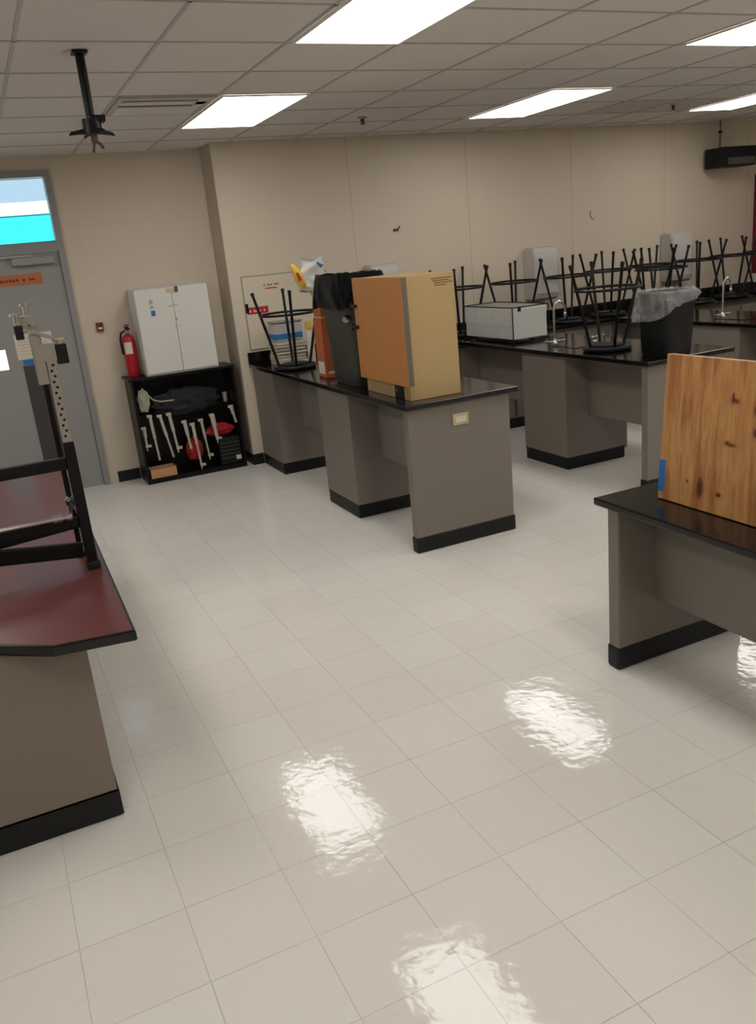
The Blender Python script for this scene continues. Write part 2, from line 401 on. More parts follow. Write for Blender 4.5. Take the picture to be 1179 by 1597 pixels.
obj('cable_stub', MB().cyl((0, 0, -.345), (0, 0, -.385), .016).tube([(0, 0, -.38), (-.008, 0, -.40), (-.012, .01, -.425)], .006).tube([(0, 0, -.375), (.022, 0, -.39), (.035, .01, -.408)], .007), M['stain'], t, True)
# sprinklers
def sprinkler(x, y, lb):
    t = thing('sprinkler_head', lb, 'sprinkler', (x, y, CH), group='ceiling sprinklers')
    obj('escutcheon', MB().cyl((0, 0, -.012), (0, 0, -.0045), .03, r2=.035), M['steel'], t, True)
    obj('nozzle', MB().cyl((0, 0, -.045), (0, 0, -.012), .009).cyl((0, 0, -.05), (0, 0, -.046), .02).tube([(-.012, 0, -.012), (-.016, 0, -.03), (-.004, 0, -.046)], .003).tube([(.012, 0, -.012), (.016, 0, -.03), (.004, 0, -.046)], .003), M['stain'], t, True)
sprinkler(3.01, 6.42, 'small ceiling sprinkler between the two lit panels near the back wall')
sprinkler(5.97, 6.23, 'small ceiling sprinkler at the right, beside the brown-stained tile')

# ================================================================ WET BENCHES
TZ0, TZ1 = .897, .93
def lab_bench(x0, label, plate=False):
    """x0 = left edge of the top; local frame at (x0, 4.33)"""
    t = thing('lab_bench', label, 'lab bench', (x0, 4.33, 0), group='taupe lab benches with black tops')
    W, L = .785, 2.455
    top = obj('countertop', MB().box(0, W, 0, L, TZ0, TZ1, bev=.004), M['top'], t)
    ep = obj('end_panel', MB().box(.025, W-.05, .03, .09, 0.0005, TZ0-.0005, bev=.004), M['taupe'], t)
    obj('toe_kick', MB().box(.019, W-.044, .024, .096, .0005, .10, bev=.008), M['base'], ep)
    pd = obj('pedestal', MB().box(.03, W-.155, .93, 1.50, .08, TZ0-.0005), M['taupe'], t)
    obj('toe_kick', MB().box(.027, W-.18, .927, 1.49, .0005, .10, bev=.008), M['base'], pd)
    for a, b in ((.0905, .9295), (1.5005, L+.06)): obj('modesty_panel', MB().box(.245, .265, a, b, .415, TZ0-.0005), M['taupe'], t)
    # sink sunk in the top over the pedestal
    if plate: pass
    sk = MB().box(.2, .56, 1.02, 1.38, TZ1+.0003, TZ1+.004, bev=.0015).box(.225, .535, 1.045, 1.355, TZ1+.0041, TZ1+.0046)
    if not plate: obj('sink', sk, M['top'], t)
    else: sk.b.free()
    if plate:
        pm = obj('label_holder', MB().box(.325, .435, .022, .0295, .755, .825, bev=.002), M['brass'], t)
        obj('card', MB().box(.342, .418, .0205, .0218, .772, .808), M['paper'], pm)
    return t
lab_bench(2.135, 'taupe lab bench carrying the yellow cabinet, with a label plate on its end', True)
lab_bench(3.955, 'middle taupe lab bench with the black bin and white tub on top')
lab_bench(5.775, 'rightmost taupe lab bench, partly hidden behind the middle one')

# perimeter counter along the wall
t = thing('wall_counter', 'long black counter with a low backsplash running along the back wall', 'countertop', (2.135, 6.79, 0))
obj('countertop', MB().box(0, 7.2, 0, .655, TZ0, TZ1, bev=.004), M['top'], t)
obj('backsplash', MB().box(0, 7.2, .635, .657, TZ1+.0005, TZ1+.10, bev=.003), M['top'], t)
def base_cabinet(x0, x1, label):
    t = thing('base_cabinet', label, 'cabinet', (x0, 6.87, 0), group='taupe base cabinets along the back wall')
    W = x1-x0
    c = obj('carcass', MB().box(0, W, 0, .57, .08, TZ0-.0005), M['taupe'], t)
    obj('toe_kick', MB().box(-.001, W+.001, -.003, .57, .0005, .10, bev=.004), M['base'], t)
    n = max(1, round(W/.6))
    if x0 > 2.5:
        for i in range(n):
            a = W*i/n+.01; b = W*(i+1)/n-.01
            d = obj('cabinet_door', MB().box(a, b, -.018, -.0005, .12, .86, bev=.003), M['taupe'], t)
            obj('handle', MB().tube([(b-.05, -.019, .7), (b-.05, -.045, .705), (b-.05, -.045, .795), (b-.05, -.019, .8)], .005), M['steel'], d, True)
base_cabinet(2.162, 2.92, 'taupe base cabinet at the left end of the wall counter by the bookcase')
base_cabinet(2.925, 3.98, 'taupe base cabinet between the yellow cabinet and the middle bench')
base_cabinet(3.985, 5.80, 'taupe base cabinets behind the middle bench, under the upturned stools')
base_cabinet(5.805, 9.33, 'taupe base cabinets at the right, behind the rightmost bench')

# ================================================================ FRONT TABLES
t = thing('side_table', 'low taupe table with black top at the right edge, holding the pine board', 'table', (2.155, 2.68, 0))
obj('tabletop', MB().box(0, .80, -2.4, 0, .718, .75, bev=.006), M['top'], t)
ep = obj('end_panel', MB().box(.015, .72, -.135, -.07, .0005, .7175, bev=.006), M['taupe'], t)
obj('toe_kick', MB().box(.009, .726, -.141, -.064, .0005, .105, bev=.012), M['base'], ep)
ep2 = obj('end_panel', MB().box(.015, .72, -2.34, -2.27, .0005, .7175, bev=.006), M['taupe'], t)
obj('toe_kick', MB().box(.009, .726, -2.346, -2.264, .0005, .105, bev=.012), M['base'], ep2)
obj('modesty_panel', MB().box(.215, .235, -2.2695, -.1355, .285, .7175), M['taupe'], t)

t = thing('teacher_desk', 'maroon-topped desk with black edge and grey-brown body at the left edge', 'desk', (-.5, 2.73, 0))
poly = [(.748, -.175), (.50, -.135), (.33, 0.0), (.0, .12), (-.7, .12), (-.7, 2.63), (.79, 2.63)]
dt = obj('desktop', MB().prism(poly, .708, .7435, bev=.004), M['edge'], t)
poly2 = [(.74, -.167), (.503, -.127), (.334, .008), (.004, .128), (-.692, .128), (-.692, 2.622), (.782, 2.622)]
obj('laminate_surface', MB().prism(poly2, .7436, .7446), M['maroon'], dt)
bd = obj('body', MB().prism([(.60, 0), (-.0, 0), (-.0, .02), (-.65, .15), (-.65, 2.5), (.60, 2.5)], .09, .7075), M['deskbody'], t)
obj('toe_kick', MB().prism([(.606, -.006), (-.006, -.006), (-.006, .014), (-.656, .144), (-.656, 2.506), (.606, 2.506)], .0005, .105, bev=.006), M['base'], bd)

# adjustable stand on the desk
DT = .7446
t = thing('work_stand', 'black folding metal stand with perforated silver upright and clamp head on maroon desk', 'stand', (.21, 3.27, DT))
def stand_side(x, full=True):
    obj('post', MB().box(x-.02, x+.02, -.02, .02, .012, .50, bev=.003), M['black'], t)
    obj('rubber_foot', MB().box(x-.026, x+.026, -.03, .024, .0003, .03, bev=.006), M['rubber'], t)
    up = obj('upright', MB().box(x-.017, x+.017, -.015, .015, .5002, .86, bev=.002), M['steel'], t)
    hm = MB()
    for q in range(14):
        hm.cyl((x+(.004 if q % 2 else -.004), -.0156, .525+q*.02), (x+(.004 if q % 2 else -.004), -.0149, .525+q*.02), .0052, seg=10)
    obj('hole', hm, M['black'], up)
stand_side(0.0); stand_side(-1.0)
obj('crossbar', MB().box(-.98, -.02, -.015, .015, .40, .445, bev=.004), M['black'], t)
obj('lower_bar', MB().box(-.98, -.02, -.012, .012, .175, .215, bev=.004), M['black'], t)
obj('brace_bar', MB().box(-.99, -.02, .016, .04, .10, .16, bev=.003, rot=RY(math.radians(7))), M['black'], t)
obj('brace_bar', MB().box(-.98, .0, .05, .075, .12, .175, bev=.003, rot=RY(math.radians(-4))), M['black'], t)
obj('guide_rod', MB().cyl((-.95, -.028, .225), (-.05, -.022, .222), .009).cyl((-.11, -.022, .223), (-.075, -.022, .223), .016).cyl((-.06, -.022, .223), (-.04, -.022, .223), .016), M['chrome'], t, True)
rp = MB(); rp.box(-.035, -.015, .17, .19, .012, .70, bev=.002); rp.box(-.04, -.01, .165, .195, .0003, .02, bev=.003); obj('rear_post', rp, M['black'], t)
obj('bolt', MB().cyl((-.025, .165, .24), (-.025, .135, .24), .02).cyl((-.025, .135, .24), (-.025, .125, .24), .011), M['chrome'], t, True)
obj('side_bar', MB().box(-.033, -.022, .02, .17, .2, .235), M['black'], t)
obj('locking_rod', MB().cyl((-.26, .0, .446), (-.26, .0, .72), .006).cyl((-.26, .0, .446), (-.26, .0, .475), .016), M['steel'], t, True)
hd = obj('clamp_head', MB().box(-.056, -.0175, -.014, .012, .72, .90, bev=.004).box(-.05, .022, -.018, -.0155, .80, .86).box(-.075, .03, -.028, .028, .893, .905, bev=.002, rot=RY(math.radians(24))), M['steel'], t)
obj('clamp_block', MB().box(.022, .062, -.02, .02, .785, .855, bev=.004), M['blackp'], hd)
for x, y, z in ((.04, 0, .856), (-.035, .035, .915), (-.085, .0, .955), (-.045, .05, .985)):
    obj('clamp_knob', MB().cyl((x, y, z-.02), (x, y, z+.012), .010, seg=12).cyl((x, y, z+.012), (x, y, z+.019), .021, seg=20), M['chrome'] if z > .9 else M['brass'], hd, True)
obj('clamp_jaw', MB().box(-.098, -.07, -.012, .012, .885, .935, bev=.004), M['blackp'], hd)
obj('clamp_jaw', MB().box(-.07, -.03, .02, .05, .915, .965, bev=.004), M['steel'], hd)

# pine board leaning upright on the right table
t = thing('pine_board', 'knotty pine board with blue tape standing upright on low table', 'board', (2.335, 2.50, .7535))
ang = math.radians(4.5)
bm_ = MB().box(-.0, .035, -1.0, .0, .0, .575, bev=.002)
bo = obj('panel', bm_, M['wood'], t); bo.rotation_euler = (0, ang, 0)
tp = MB().box(-.0012, -.0002, -.032, .0005, .03, .16); o = obj('blue_tape', tp, M['blue'], bo)
obj('rear_brace', MB().prism([(.037, 0), (.22, 0), (.08, .30)], -.42, -.40), M['wood'], t)
br = t.children[-1]
br.rotation_euler = (PI/2, 0, 0)
br.location = (.0, -.82, 0)

# ================================================================ STOOLS (upturned)
def stool_proto(loc, label):
    t = thing('lab_stool', label, 'stool', loc, group='upturned black lab stools')
    obj('seat', MB().lathe((0, 0, 0), [(.165, .0003), (.178, .008), (.18, .022), (.172, .032)], M['blackp'], 28).cyl((0, 0, .032), (0, 0, .045), .12), M['blackp'], t, True)
    for q in range(4):
        a = PI/4+q*PI/2; c, s_ = math.cos(a), math.sin(a)
        lg = obj('leg', MB().cyl((.13*c, .13*s_, .034), (.272*c, .272*s_, .62), .0115, seg=10), M['black'], t, True)
        obj('foot_cap', MB().cyl((.270*c, .270*s_, .612), (.276*c, .276*s_, .638), .0145, seg=10), M['rubber'], lg, True)
    R = .238
    obj('foot_ring', MB().tube([(R*math.cos(2*PI*j/36), R*math.sin(2*PI*j/36), .45) for j in range(36)], .010, seg=8, closed=True), M['black'], t, True)
    return t
st0 = None
def stool(x, y, rz, label, z=TZ1):
    global st0
    if st0 is None: st0 = stool_proto((x, y, z), label); st0.rotation_euler.z = rz
    else: dup(st0, (x, y, z+.0005), rz, label)
stool(2.315, 6.70, .55, 'upturned black stool around the notebook stack at the far left counter end')
stool(2.68, 6.33, .2, 'upturned black stool mostly hidden behind the tall olive bin')
stool(4.225, 5.06, .5, 'upturned black stool on the middle bench directly beside the lined black bin')
stool(4.22, 7.17, .1, 'upturned stool on the wall counter just right of the yellow cabinet')
stool(4.79, 7.10, .1, 'upturned stool on the wall counter behind the white tub, left of the paper dispenser')
stool(5.345, 6.97, -.06, 'upturned stool on the wall counter in front of the middle paper dispenser')
stool(5.91, 7.06, .3, 'upturned stool on the wall counter just right of the middle paper dispenser')
stool(6.48, 7.08, -.25, 'upturned stool on the wall counter behind the one beside the lined bin')
stool(7.05, 6.97, .05, 'upturned stool on the wall counter beneath the right paper dispenser')
stool(7.61, 7.03, .45, 'upturned stool on the wall counter right of the right paper dispenser')
stool(8.17, 7.05, .1, 'upturned stool on the wall counter beside the dark red cabinet')
stool(6.02, 6.42, .45, 'upturned stool standing on the far end of the rightmost bench')

# ================================================================ THINGS ON BENCH ONE
t = thing('equipment_cabinet', 'tall pale yellow metal cabinet with orange door on the front bench end', 'cabinet', (2.235, 4.44, TZ1+.0005))
obj('body', MB().box(0, .345, 0, .62, .0, .72, bev=.003), M['yellow'], t)
dr = obj('cabinet_door', MB().box(-.040, -.001, -.062, .625, .095, .722, bev=.003), M['orange'], t)
obj('edge_strip', MB().box(-.037, -.003, -.0645, -.0625, .1, .718), M['seal'], dr)
for z in (.55, .42): obj('hinge', MB().box(-.058, -.0405, .575, .66, z-.010, z+.010, bev=.003).cyl((-.05, .65, z-.022), (-.05, .65, z+.022), .009), M['black'], dr)
lt = obj('lock_plate', MB().box(-.006, -.0005, .085, .20, .0, .078, bev=.001), M['black'], t)
obj('lock_button', MB().cyl((-.006, .16, .055), (-.012, .16, .055), .008), M['chrome'], lt, True)
lm = MB()
for i, (a, b) in enumerate(((.19, .33), (.20, .31), (.21, .335), (.21, .29))): lm.box(a, b, -.0012, -.0003, .688-.013*i, .692-.013*i)
obj('printed_notice', lm, M['brown'], t)

def rbox(cx, cy, hx, hy, n=40, e=5):          # rounded rectangle outline
    out = []
    for i in range(n):
        a = 2*PI*i/n; c, s_ = math.cos(a), math.sin(a)
        out.append((cx+hx*abs(c)**(2/e)*(1 if c > 0 else -1), cy+hy*abs(s_)**(2/e)*(1 if s_ > 0 else -1)))
    return out
def bin_mesh(sections, m=None, cap=True, e=5, n=40):
    """sections: (z, hx, hy)"""
    mb = MB(); rings = []
    for z, hx, hy in sections: rings.append([mb.b.verts.new((x, y, z)) for x, y in rbox(0, 0, hx, hy, n, e)])
    for A, B in zip(rings, rings[1:]):
        for j in range(n): mb.b.faces.new((A[j], A[(j+1) % n], B[(j+1) % n], B[j]))
    mb.b.faces.new(rings[0][::-1])
    if cap: mb.b.faces.new(rings[-1])
    return mb
def skirt(z_top, z_bot, hx, hy, amp, n=120, rows=10, seed=0, flare=.012, inner=.10, drape=None, e=5):
    """bag folded over a bin rim: inside, over, hanging outside with folds"""
    mb = MB(); rings = []; prof = [(-.03, z_top-inner), (-.02, z_top-.02), (-.006, z_top+.012), (.006, z_top+.014)]
    prof += [(.012+flare*(i/rows), z_top-(z_top-z_bot)*i/rows) for i in range(1, rows+1)]
    out = rbox(0, 0, 1, 1, n, e)
    for kx, (d, z) in enumerate(prof):
        rg = []
        for j, (ux, uy) in enumerate(out):
            a = 2*PI*j/n; t_ = max(0, (z_top-z)/(z_top-z_bot)) if kx > 3 else 0
            dz = (drape(a) if drape else 0)*t_
            off = amp*t_**.5*(noise.noise(Vector((ux*9+seed, uy*9, z*7)))+.5*math.sin(a*17+z*20+seed)*.6)
            rr = d+max(off, -.006)
            rg.append(mb.b.verts.new((ux*(hx+rr), uy*(hy+rr), z+dz+amp*.8*noise.noise(Vector((ux*5, uy*5, seed+kx*.3))))))
        rings.append(rg)
    for A, B in zip(rings, rings[1:]):
        for j in range(n): mb.b.faces.new((A[j], A[(j+1) % n], B[(j+1) % n], B[j]))
    return mb
t = thing('rubbish_bin', 'tall olive bin draped in a black bag behind the yellow cabinet', 'bin', (2.335, 5.44, TZ1+.0005))
obj('body', bin_mesh([(0, .095, .21), (.02, .105, .22), (.70, .145, .27), (.71, .155, .28), (.735, .155, .28)]), M['olive'], t, True)
obj('bin_liner', skirt(.735, .53, .155, .28, .022, seed=3), M['bag'], t, True)
obj('liner_top', MB().grid(lambda u, v: ((u-.5)*.28, (v-.5)*.5, .70+.04*noise.noise(Vector((u*5, v*7, 1))), ), 14, 20), M['bag'], t, True)
obj('silver_sticker', MB().cyl((-.127, -.215, .455), (-.136, -.225, .465), .03), M['chrome'], t, True)

# notebooks stack
nb = ['bottom', 'second', 'third', 'fourth', 'fifth', 'sixth', 'top']
for i in range(7):
    zz = TZ1+.0008+i*.0275; dx, dy, rz = random.uniform(-.008, .008), random.uniform(-.01, .01), random.uniform(-.05, .05)
    t = thing('notebook', 'cream-edged notebook, %s one in the stack at the far left counter end' % nb[i], 'notebook', (2.43+dx, 7.16+dy, zz), rz, 'stacked cream notebooks')
    obj('pages', MB().box(-.135, .135, -.105, .105, .0025, .0235), M['paper'], t)
    obj('cover', MB().box(-.138, .138, -.108, .108, 0, .0022).box(-.138, .138, -.108, .108, .0238, .0262), M['rodm'] if i in (1, 4) else M['stain'] if i % 2 else M['cream'], t)
t = thing('plastic_tub', 'clear white plastic tub with blue band on top of the notebook stack', 'tub', (2.43, 7.16, TZ1+.1945))
obj('tub_body', MB().box(-.13, .12, -.09, .09, 0, .155, bev=.012), M['offwhite'], t)
obj('blue_band', MB().box(-.1315, .1215, -.0915, .0915, .01, .07, bev=.01), M['blue'], t)
obj('lid', MB().box(-.137, .127, -.097, .097, .1555, .17, bev=.005), M['steel'], t)
t = thing('storage_box', 'tall orange-brown box standing behind the olive bin', 'box', (2.33, 5.93, TZ1+.0005))
obj('carton', MB().box(-.07, .07, -.08, .08, 0, .43, bev=.004), M['terracotta'], t)
obj('white_label', MB().box(-.0712, -.0705, -.06, .06, .03, .12).box(-.05, .05, -.0812, -.0805, .03, .05), M['paper'], t)
t = thing('storage_box', 'brown carton stacked on the tall orange-brown box', 'box', (2.33, 5.93, TZ1+.432))
obj('carton', MB().box(-.06, .06, -.07, .07, 0, .20, bev=.004), M['card'], t)
obj('red_strip', MB().box(-.061, .061, -.071, .071, .02, .07), M['terracotta'], t)
t = thing('plastic_bottle', 'pale yellow squeeze bottle beside the orange-brown box', 'bottle', (2.56, 6.93, TZ1+.0005))
obj('bottle_body', MB().lathe((0, 0, 0), [(.03, 0), (.034, .01), (.034, .25), (.022, .28)]), M['paper'], t, True)
obj('bottle_cap', MB().lathe((0, 0, 0), [(.03, .281), (.03, .33), (.02, .345)]), M['yellowp'], t, True)
# crumpled packaging bag with yellow corner
t = thing('packaging_bag', 'crumpled white plastic bag with yellow and blue print above the stacked cartons', 'bag', (2.29, 5.93, TZ1+.636))
def crump(x0, x1, y, z0, z1, seed, th=.03):
    def f(u, v):
        a = 2*PI*u; vx = (x0+x1)/2+(x1-x0)/2*math.cos(a)*(1-.25*v*v+.15*math.sin(7*v)); yy = y+th*math.sin(a)*(1-.7*v)
        return (vx+.02*noise.noise(Vector((u*6, v*5, seed))), yy+.02*noise.noise(Vector((u*7, v*6, seed+4))), z0+(z1-z0)*v+.012*math.sin(a*2+seed))
    return MB().grid(f, 40, 14)
obj('bag_body', crump(-.13, .09, 0, .002, .23, 1, .045), M['foam'], t, True)
obj('yellow_print', MB().tube([(-.19, -.03, .20), (-.165, -.05, .15), (-.145, -.055, .09), (-.115, -.055, .04)], [.012, .03, .034, .024]), M['yellowp'], t, True)
obj('red_print', MB().tube([(-.168, -.078, .14), (-.150, -.088, .085)], [.008, .012]), M['redfab'], t, True)
obj('blue_print', MB().tube([(0, -.052, .20), (.03, -.054, .17), (.05, -.045, .175)], [.004, .014, .004]), M['blue'], t, True)

# ================================================================ THINGS ON BENCH TWO
t = thing('rubbish_bin', 'small black bin lined with a clear bag on the middle bench', 'bin', (4.27, 4.50, TZ1+.0005))
obj('body', bin_mesh([(0, .122, .142), (.02, .13, .15), (.40, .152, .168), (.41, .157, .167), (.425, .157, .167)], e=3.5), M['blackp'], t, True)
obj('bin_liner', skirt(.425, .31, .157, .167, .02, seed=8, drape=lambda a: -.085*math.cos(a-2.73)+.01, e=3.5), M['clear'], t, True)
t = thing('foam_tub', 'long white ribbed tub in a black wire rack on the middle bench', 'tub', (4.09, 6.10, TZ1+.0005))
ft = MB().box(.012, .36, .012, .79, .03, .29, bev=.006)
tb = obj('tub_body', ft, M['foam'], t)
rb = MB()
for q in range(14): rb.box(.008, .012, .05+q*.052, .058+q*.052, .04, .28)
rb.box(.006, .012, .02, .78, .15, .158)
obj('rib', rb, M['foam'], tb)
obj('tub_lid', MB().box(.02, .35, .02, .78, .2905, .298, bev=.003), M['steel'], t)
wr = MB()
for z in (.012, .3): wr.tube([(0, 0, z), (.37, 0, z), (.37, .80, z), (0, .80, z)], .005, closed=True, seg=6)
for x, y in ((0, 0), (.37, 0), (.37, .80), (0, .80)): wr.cyl((x, y, .0003), (x, y, .3), .005, seg=6)
wr.tube([(0, .4, .012), (.37, .4, .012)], .004, seg=6)
for q in range(20): wr.cyl((-.001, .02+q*.039, .012), (-.001, .02+q*.039, .028), .003, seg=6)
obj('wire_rack', wr, M['black'], t, True)
obj('latch', MB().box(.06, .085, -.006, .012, .265, .295, bev=.003), M['black'], t)
def lab_faucet(x, y, label, rz=0):
    t = thing('lab_faucet', label, 'faucet', (x, y, TZ1+.0055), rz, 'gooseneck lab faucets')
    obj('base', MB().lathe((0, 0, 0), [(.03, -.0008), (.03, .02), (.018, .035), (.016, .06)]).cyl((-.07, 0, .035), (.07, 0, .035), .011), M['chrome'], t, True)
    pts = [(0, 0, .05), (0, 0, .29)]+[(.055-.055*math.cos(a), 0, .29+.05*math.sin(a)) for a in [PI*j/8 for j in range(1, 9)]]+[(.11, 0, .25)]
    obj('gooseneck', MB().tube(pts, .0085, seg=10), M['steel'], t, True)
    obj('nozzle', MB().lathe((.11, 0, 0), [(.008, .215), (.013, .225), (.013, .245), (.010, .255)]), M['chrome'], t, True)
    obj('vacuum_breaker', MB().lathe((.055, 0, 0), [(.011, .337), (.015, .345), (.011, .356)]), M['chrome'], t, True)
    for sx in (-.075, .075): obj('tap_handle', MB().box(sx-.012, sx+.012, -.032, .032, .03, .045, bev=.004).cyl((sx, 0, .025), (sx, 0, .06), .012), M['chrome'], t, True)
    return t
f1 = lab_faucet(4.16, 5.62, 'gooseneck faucet on the middle bench in front of the white tub')
dup(f1, (5.985, 5.62, TZ1+.0055), .15, 'gooseneck faucet on the rightmost bench near the right edge', 'gooseneck lab faucets')
t = thing('gas_tap', 'low chrome gas tap between the faucet and upturned stool on middle bench', 'tap', (4.47, 5.50, TZ1+.0005))
obj('tap_body', MB().lathe((0, 0, 0), [(.022, 0), (.022, .012), (.012, .02), (.012, .05)]).tube([(-.06, 0, .045), (.06, 0, .045)], .009), M['chrome'], t, True)
for sx in (-1, 1): obj('tap_lever', MB().box(.06*sx-.006, .06*sx+.006, -.035, .035, .05, .058, bev=.002), M['chrome'], t)

# ================================================================ BOOKCASE CORNER
BX0, BX1, BY0, BY1 = 1.075, 1.995, 7.46, 7.785
t = thing('bookcase', 'low black open-fronted bookcase crammed with tripods against the block wall', 'bookcase', (BX0, BY0, 0))
W, D, HH = BX1-BX0, BY1-BY0, .945
obj('side_panel', MB().box(0, .022, 0, D, .0005, HH-.022), M['black'], t)
obj('side_panel', MB().box(W-.022, W, 0, D, .0005, HH-.022), M['black'], t)
obj('top_panel', MB().box(-.02, W+.01, -.012, D, HH-.0215, HH, bev=.003), M['black'], t)
obj('back_panel', MB().box(.0225, W-.0225, D-.008, D, .03, HH-.022), M['black'], t)
obj('bottom_shelf', MB().box(.0225, W-.0225, .002, D-.009, .0005, .045), M['black'], t)
obj('upper_shelf', MB().box(.0225, W-.0225, .22, D-.009, .575, .59), M['black'], t)
# cloth heap on the upper shelf
def blob(cx, cy, cz, sx, sy, sz, seed, amp=.35, fr=2.2):
    mb = MB(); bmesh.ops.create_icosphere(mb.b, subdivisions=4, radius=1)
    for v in mb.b.verts:
        n_ = noise.noise(v.co*fr+Vector((seed, seed*2, 0)))+.5*noise.noise(v.co*fr*2.5+Vector((seed, 0, 3)))
        v.co *= 1+amp*n_; v.co = Vector((cx+v.co.x*sx, cy+v.co.y*sy, cz+max(v.co.z, -.92)*sz))
    return mb
tag(obj('black_bag', blob(1.545, 7.575, .67, .275, .07, .12, 2, .4, 3), M['cloth'], None, True), 'heap of crumpled black fabric bags on the bookcase upper shelf', 'bag')
tag(obj('green_cloth', blob(1.17, 7.53, .73, .05, .045, .10, 5), M['paleclth'], None, True), 'pale green cloth bundled at upper left inside the black bookcase', 'cloth')
tag(obj('white_cable', MB().tube([(1.20, 7.462, .80), (1.24, 7.455, .745), (1.30, 7.452, .72), (1.42, 7.45, .715)], .006), M['paleclth'], None, True), 'pale cord trailing right from the green cloth in the bookcase', 'cord')
poles = [('first', (1.128, 7.51, .50), (1.125, 7.50, .34), .012), ('second', (1.195, 7.50, .60), (1.215, 7.49, .20), .010), ('third', (1.285, 7.52, .585), (1.345, 7.51, .20), .010), ('fourth', (1.365, 7.50, .59), (1.39, 7.49, .28), .011),
         ('fifth', (1.49, 7.51, .50), (1.51, 7.50, .25), .012), ('sixth', (1.555, 7.49, .47), (1.575, 7.48, .09), .010), ('seventh', (1.64, 7.51, .49), (1.665, 7.50, .16), .009), ('eighth', (1.745, 7.50, .52), (1.76, 7.49, .30), .016), ('ninth', (1.93, 7.50, .57), (1.955, 7.49, .42), .012)]
for i, (nm, p, q, r) in enumerate(poles):
    o_ = Vector(q); t = thing('tripod', 'pale metal tripod in the black bookcase, %s from its left side' % nm, 'tripod', q, group='small tripods packed in the bookcase')
    P = Vector(p)-o_
    r *= 1.25; obj('column', MB().cyl((0, 0, .0), P, r*.8).cyl(P*.5, P, r*1.15), M['pale'], t, True)
    obj('head', MB().box(P.x-.028, P.x+.018, P.y-.012, P.y+.012, P.z-.012, P.z+.012, bev=.003), M['pale'], t)
    if i in (0, 3, 5, 6, 7): obj('foot', MB().box(-.012, .04, -.012, .01, -.012, .012, bev=.003).cyl((0, 0, -.012), (0, 0, -.04), .007), M['pale'], t)
tag(obj('cardboard_tray', MB().box(1.115, 1.345, 7.47, 7.62, .0455, .05, M['card']).box(1.115, 1.345, 7.47, 7.475, .05, .125, M['card']).box(1.115, 1.345, 7.615, 7.62, .05, .125, M['card']).box(1.115, 1.12, 7.475, 7.615, .05, .125, M['card']).box(1.34, 1.345, 7.475, 7.615, .05, .125, M['card'])), 'small open cardboard tray on the bookcase floor at lower left', 'tray')
tag(obj('red_pouch', blob(1.56, 7.60, .22, .075, .06, .11, 9, .25), M['redfab'], None, True), 'bright red fabric pouch behind the middle tripods in the bookcase', 'pouch')
t = thing('equipment_case', 'black case with a small white label at the bookcase lower right', 'case', (1.86, 7.54, .046))
obj('case_body', MB().box(-.10, .10, -.07, .12, 0, .25, bev=.01), M['blackp'], t)
sm = MB()
for q in range(5): sm.box(-.095, .095, -.073, -.0705, .06+q*.035, .065+q*.035)
obj('case_rib', sm, M['dgrey'], t)
obj('white_label', MB().box(.045, .092, -.0745, -.0735, .035, .075), M['paper'], t)
tag(obj('red_cloth', blob(1.82, 7.58, .36, .12, .055, .055, 12, .3), M['redfab'], None, True), 'red cloth folded on top of the black case in the bookcase', 'cloth')
tag(obj('paper_cup', MB().lathe((1.94, 7.71, .5905), [(.02, 0), (.026, .09)]), M['pale'], None, True), 'small pale cup at upper right inside the black bookcase', 'cup')

t = thing('storage_cabinet', 'white double-door metal cabinet taped shut, standing on the black bookcase', 'cabinet', (1.235, 7.485, HH+.0005))
obj('body', MB().box(0, .635, 0, .30, 0, .735, bev=.004), M['white'], t)
for a, b in ((.004, .316), (.319, .631)): obj('cabinet_door', MB().box(a, b, -.018, -.0005, .012, .722, bev=.003), M['white'], t)
obj('rim', MB().box(.0, .635, -.012, -.0005, .7225, .735), M['offwhite'], t); obj('rim', MB().box(.0, .635, -.012, -.0005, 0, .0115), M['offwhite'], t)
obj('masking_tape', MB().box(.27, .37, -.0195, -.0185, .675, .71, rot=RY(.08)).box(.27, .355, -.0195, -.0185, .565, .578, rot=RY(-.12)).box(.30, .35, -.0195, -.0185, .395, .402), M['brass'], t)
obj('latch', MB().box(.345, .375, -.026, -.0185, .68, .725), M['dgrey'], t)
obj('sticker', MB().box(.115, .145, -.0195, -.0185, .60, .635).box(.118, .146, -.0195, -.0185, .56, .585), M['steel'], t)
obj('blue_sticker', MB().box(.118, .155, -.0195, -.0185, .50, .545), M['blue'], t)
obj('lock', MB().cyl((.325, -.0185, .455), (.325, -.026, .455), .011), M['steel'], t, True)

t = thing('fire_extinguisher', 'red fire extinguisher standing between the wall and white cabinet', 'fire extinguisher', (1.155, 7.66, HH+.0005))
obj('cylinder', MB().lathe((0, 0, 0), [(.052, 0), (.056, .01), (.056, .31), (.045, .345), (.018, .365), (.016, .375)]), M['red'], t, True)
obj('valve', MB().cyl((0, 0, .372), (0, 0, .41), .014).cyl((-.02, -.0, .395), (.02, 0, .395), .01), M['steel'], t, True)
obj('handle', MB().box(-.018, .018, -.07, .02, .412, .420, rot=RX(.2)).box(-.016, .016, -.065, .02, .438, .446, rot=RX(-.1)), M['black'], t)
obj('hose', MB().tube([(-.018, 0, .395), (-.055, -.01, .38), (-.068, -.01, .32), (-.064, -.01, .20)], .009), M['black'], t, True)
obj('instruction_label', MB().grid(lambda u, v: (.0568*math.cos(-2.6+1.3*u), .0568*math.sin(-2.6+1.3*u), .20+.10*v), 10, 2), M['paper'], t, True)
t = thing('fire_alarm_pull', 'small red fire alarm pull box on wall between door and extinguisher', 'alarm', (.955, YR, 1.355))
obj('box', MB().box(-.028, .028, -.03, -.0005, 0, .075, bev=.004), M['darkred'], t)
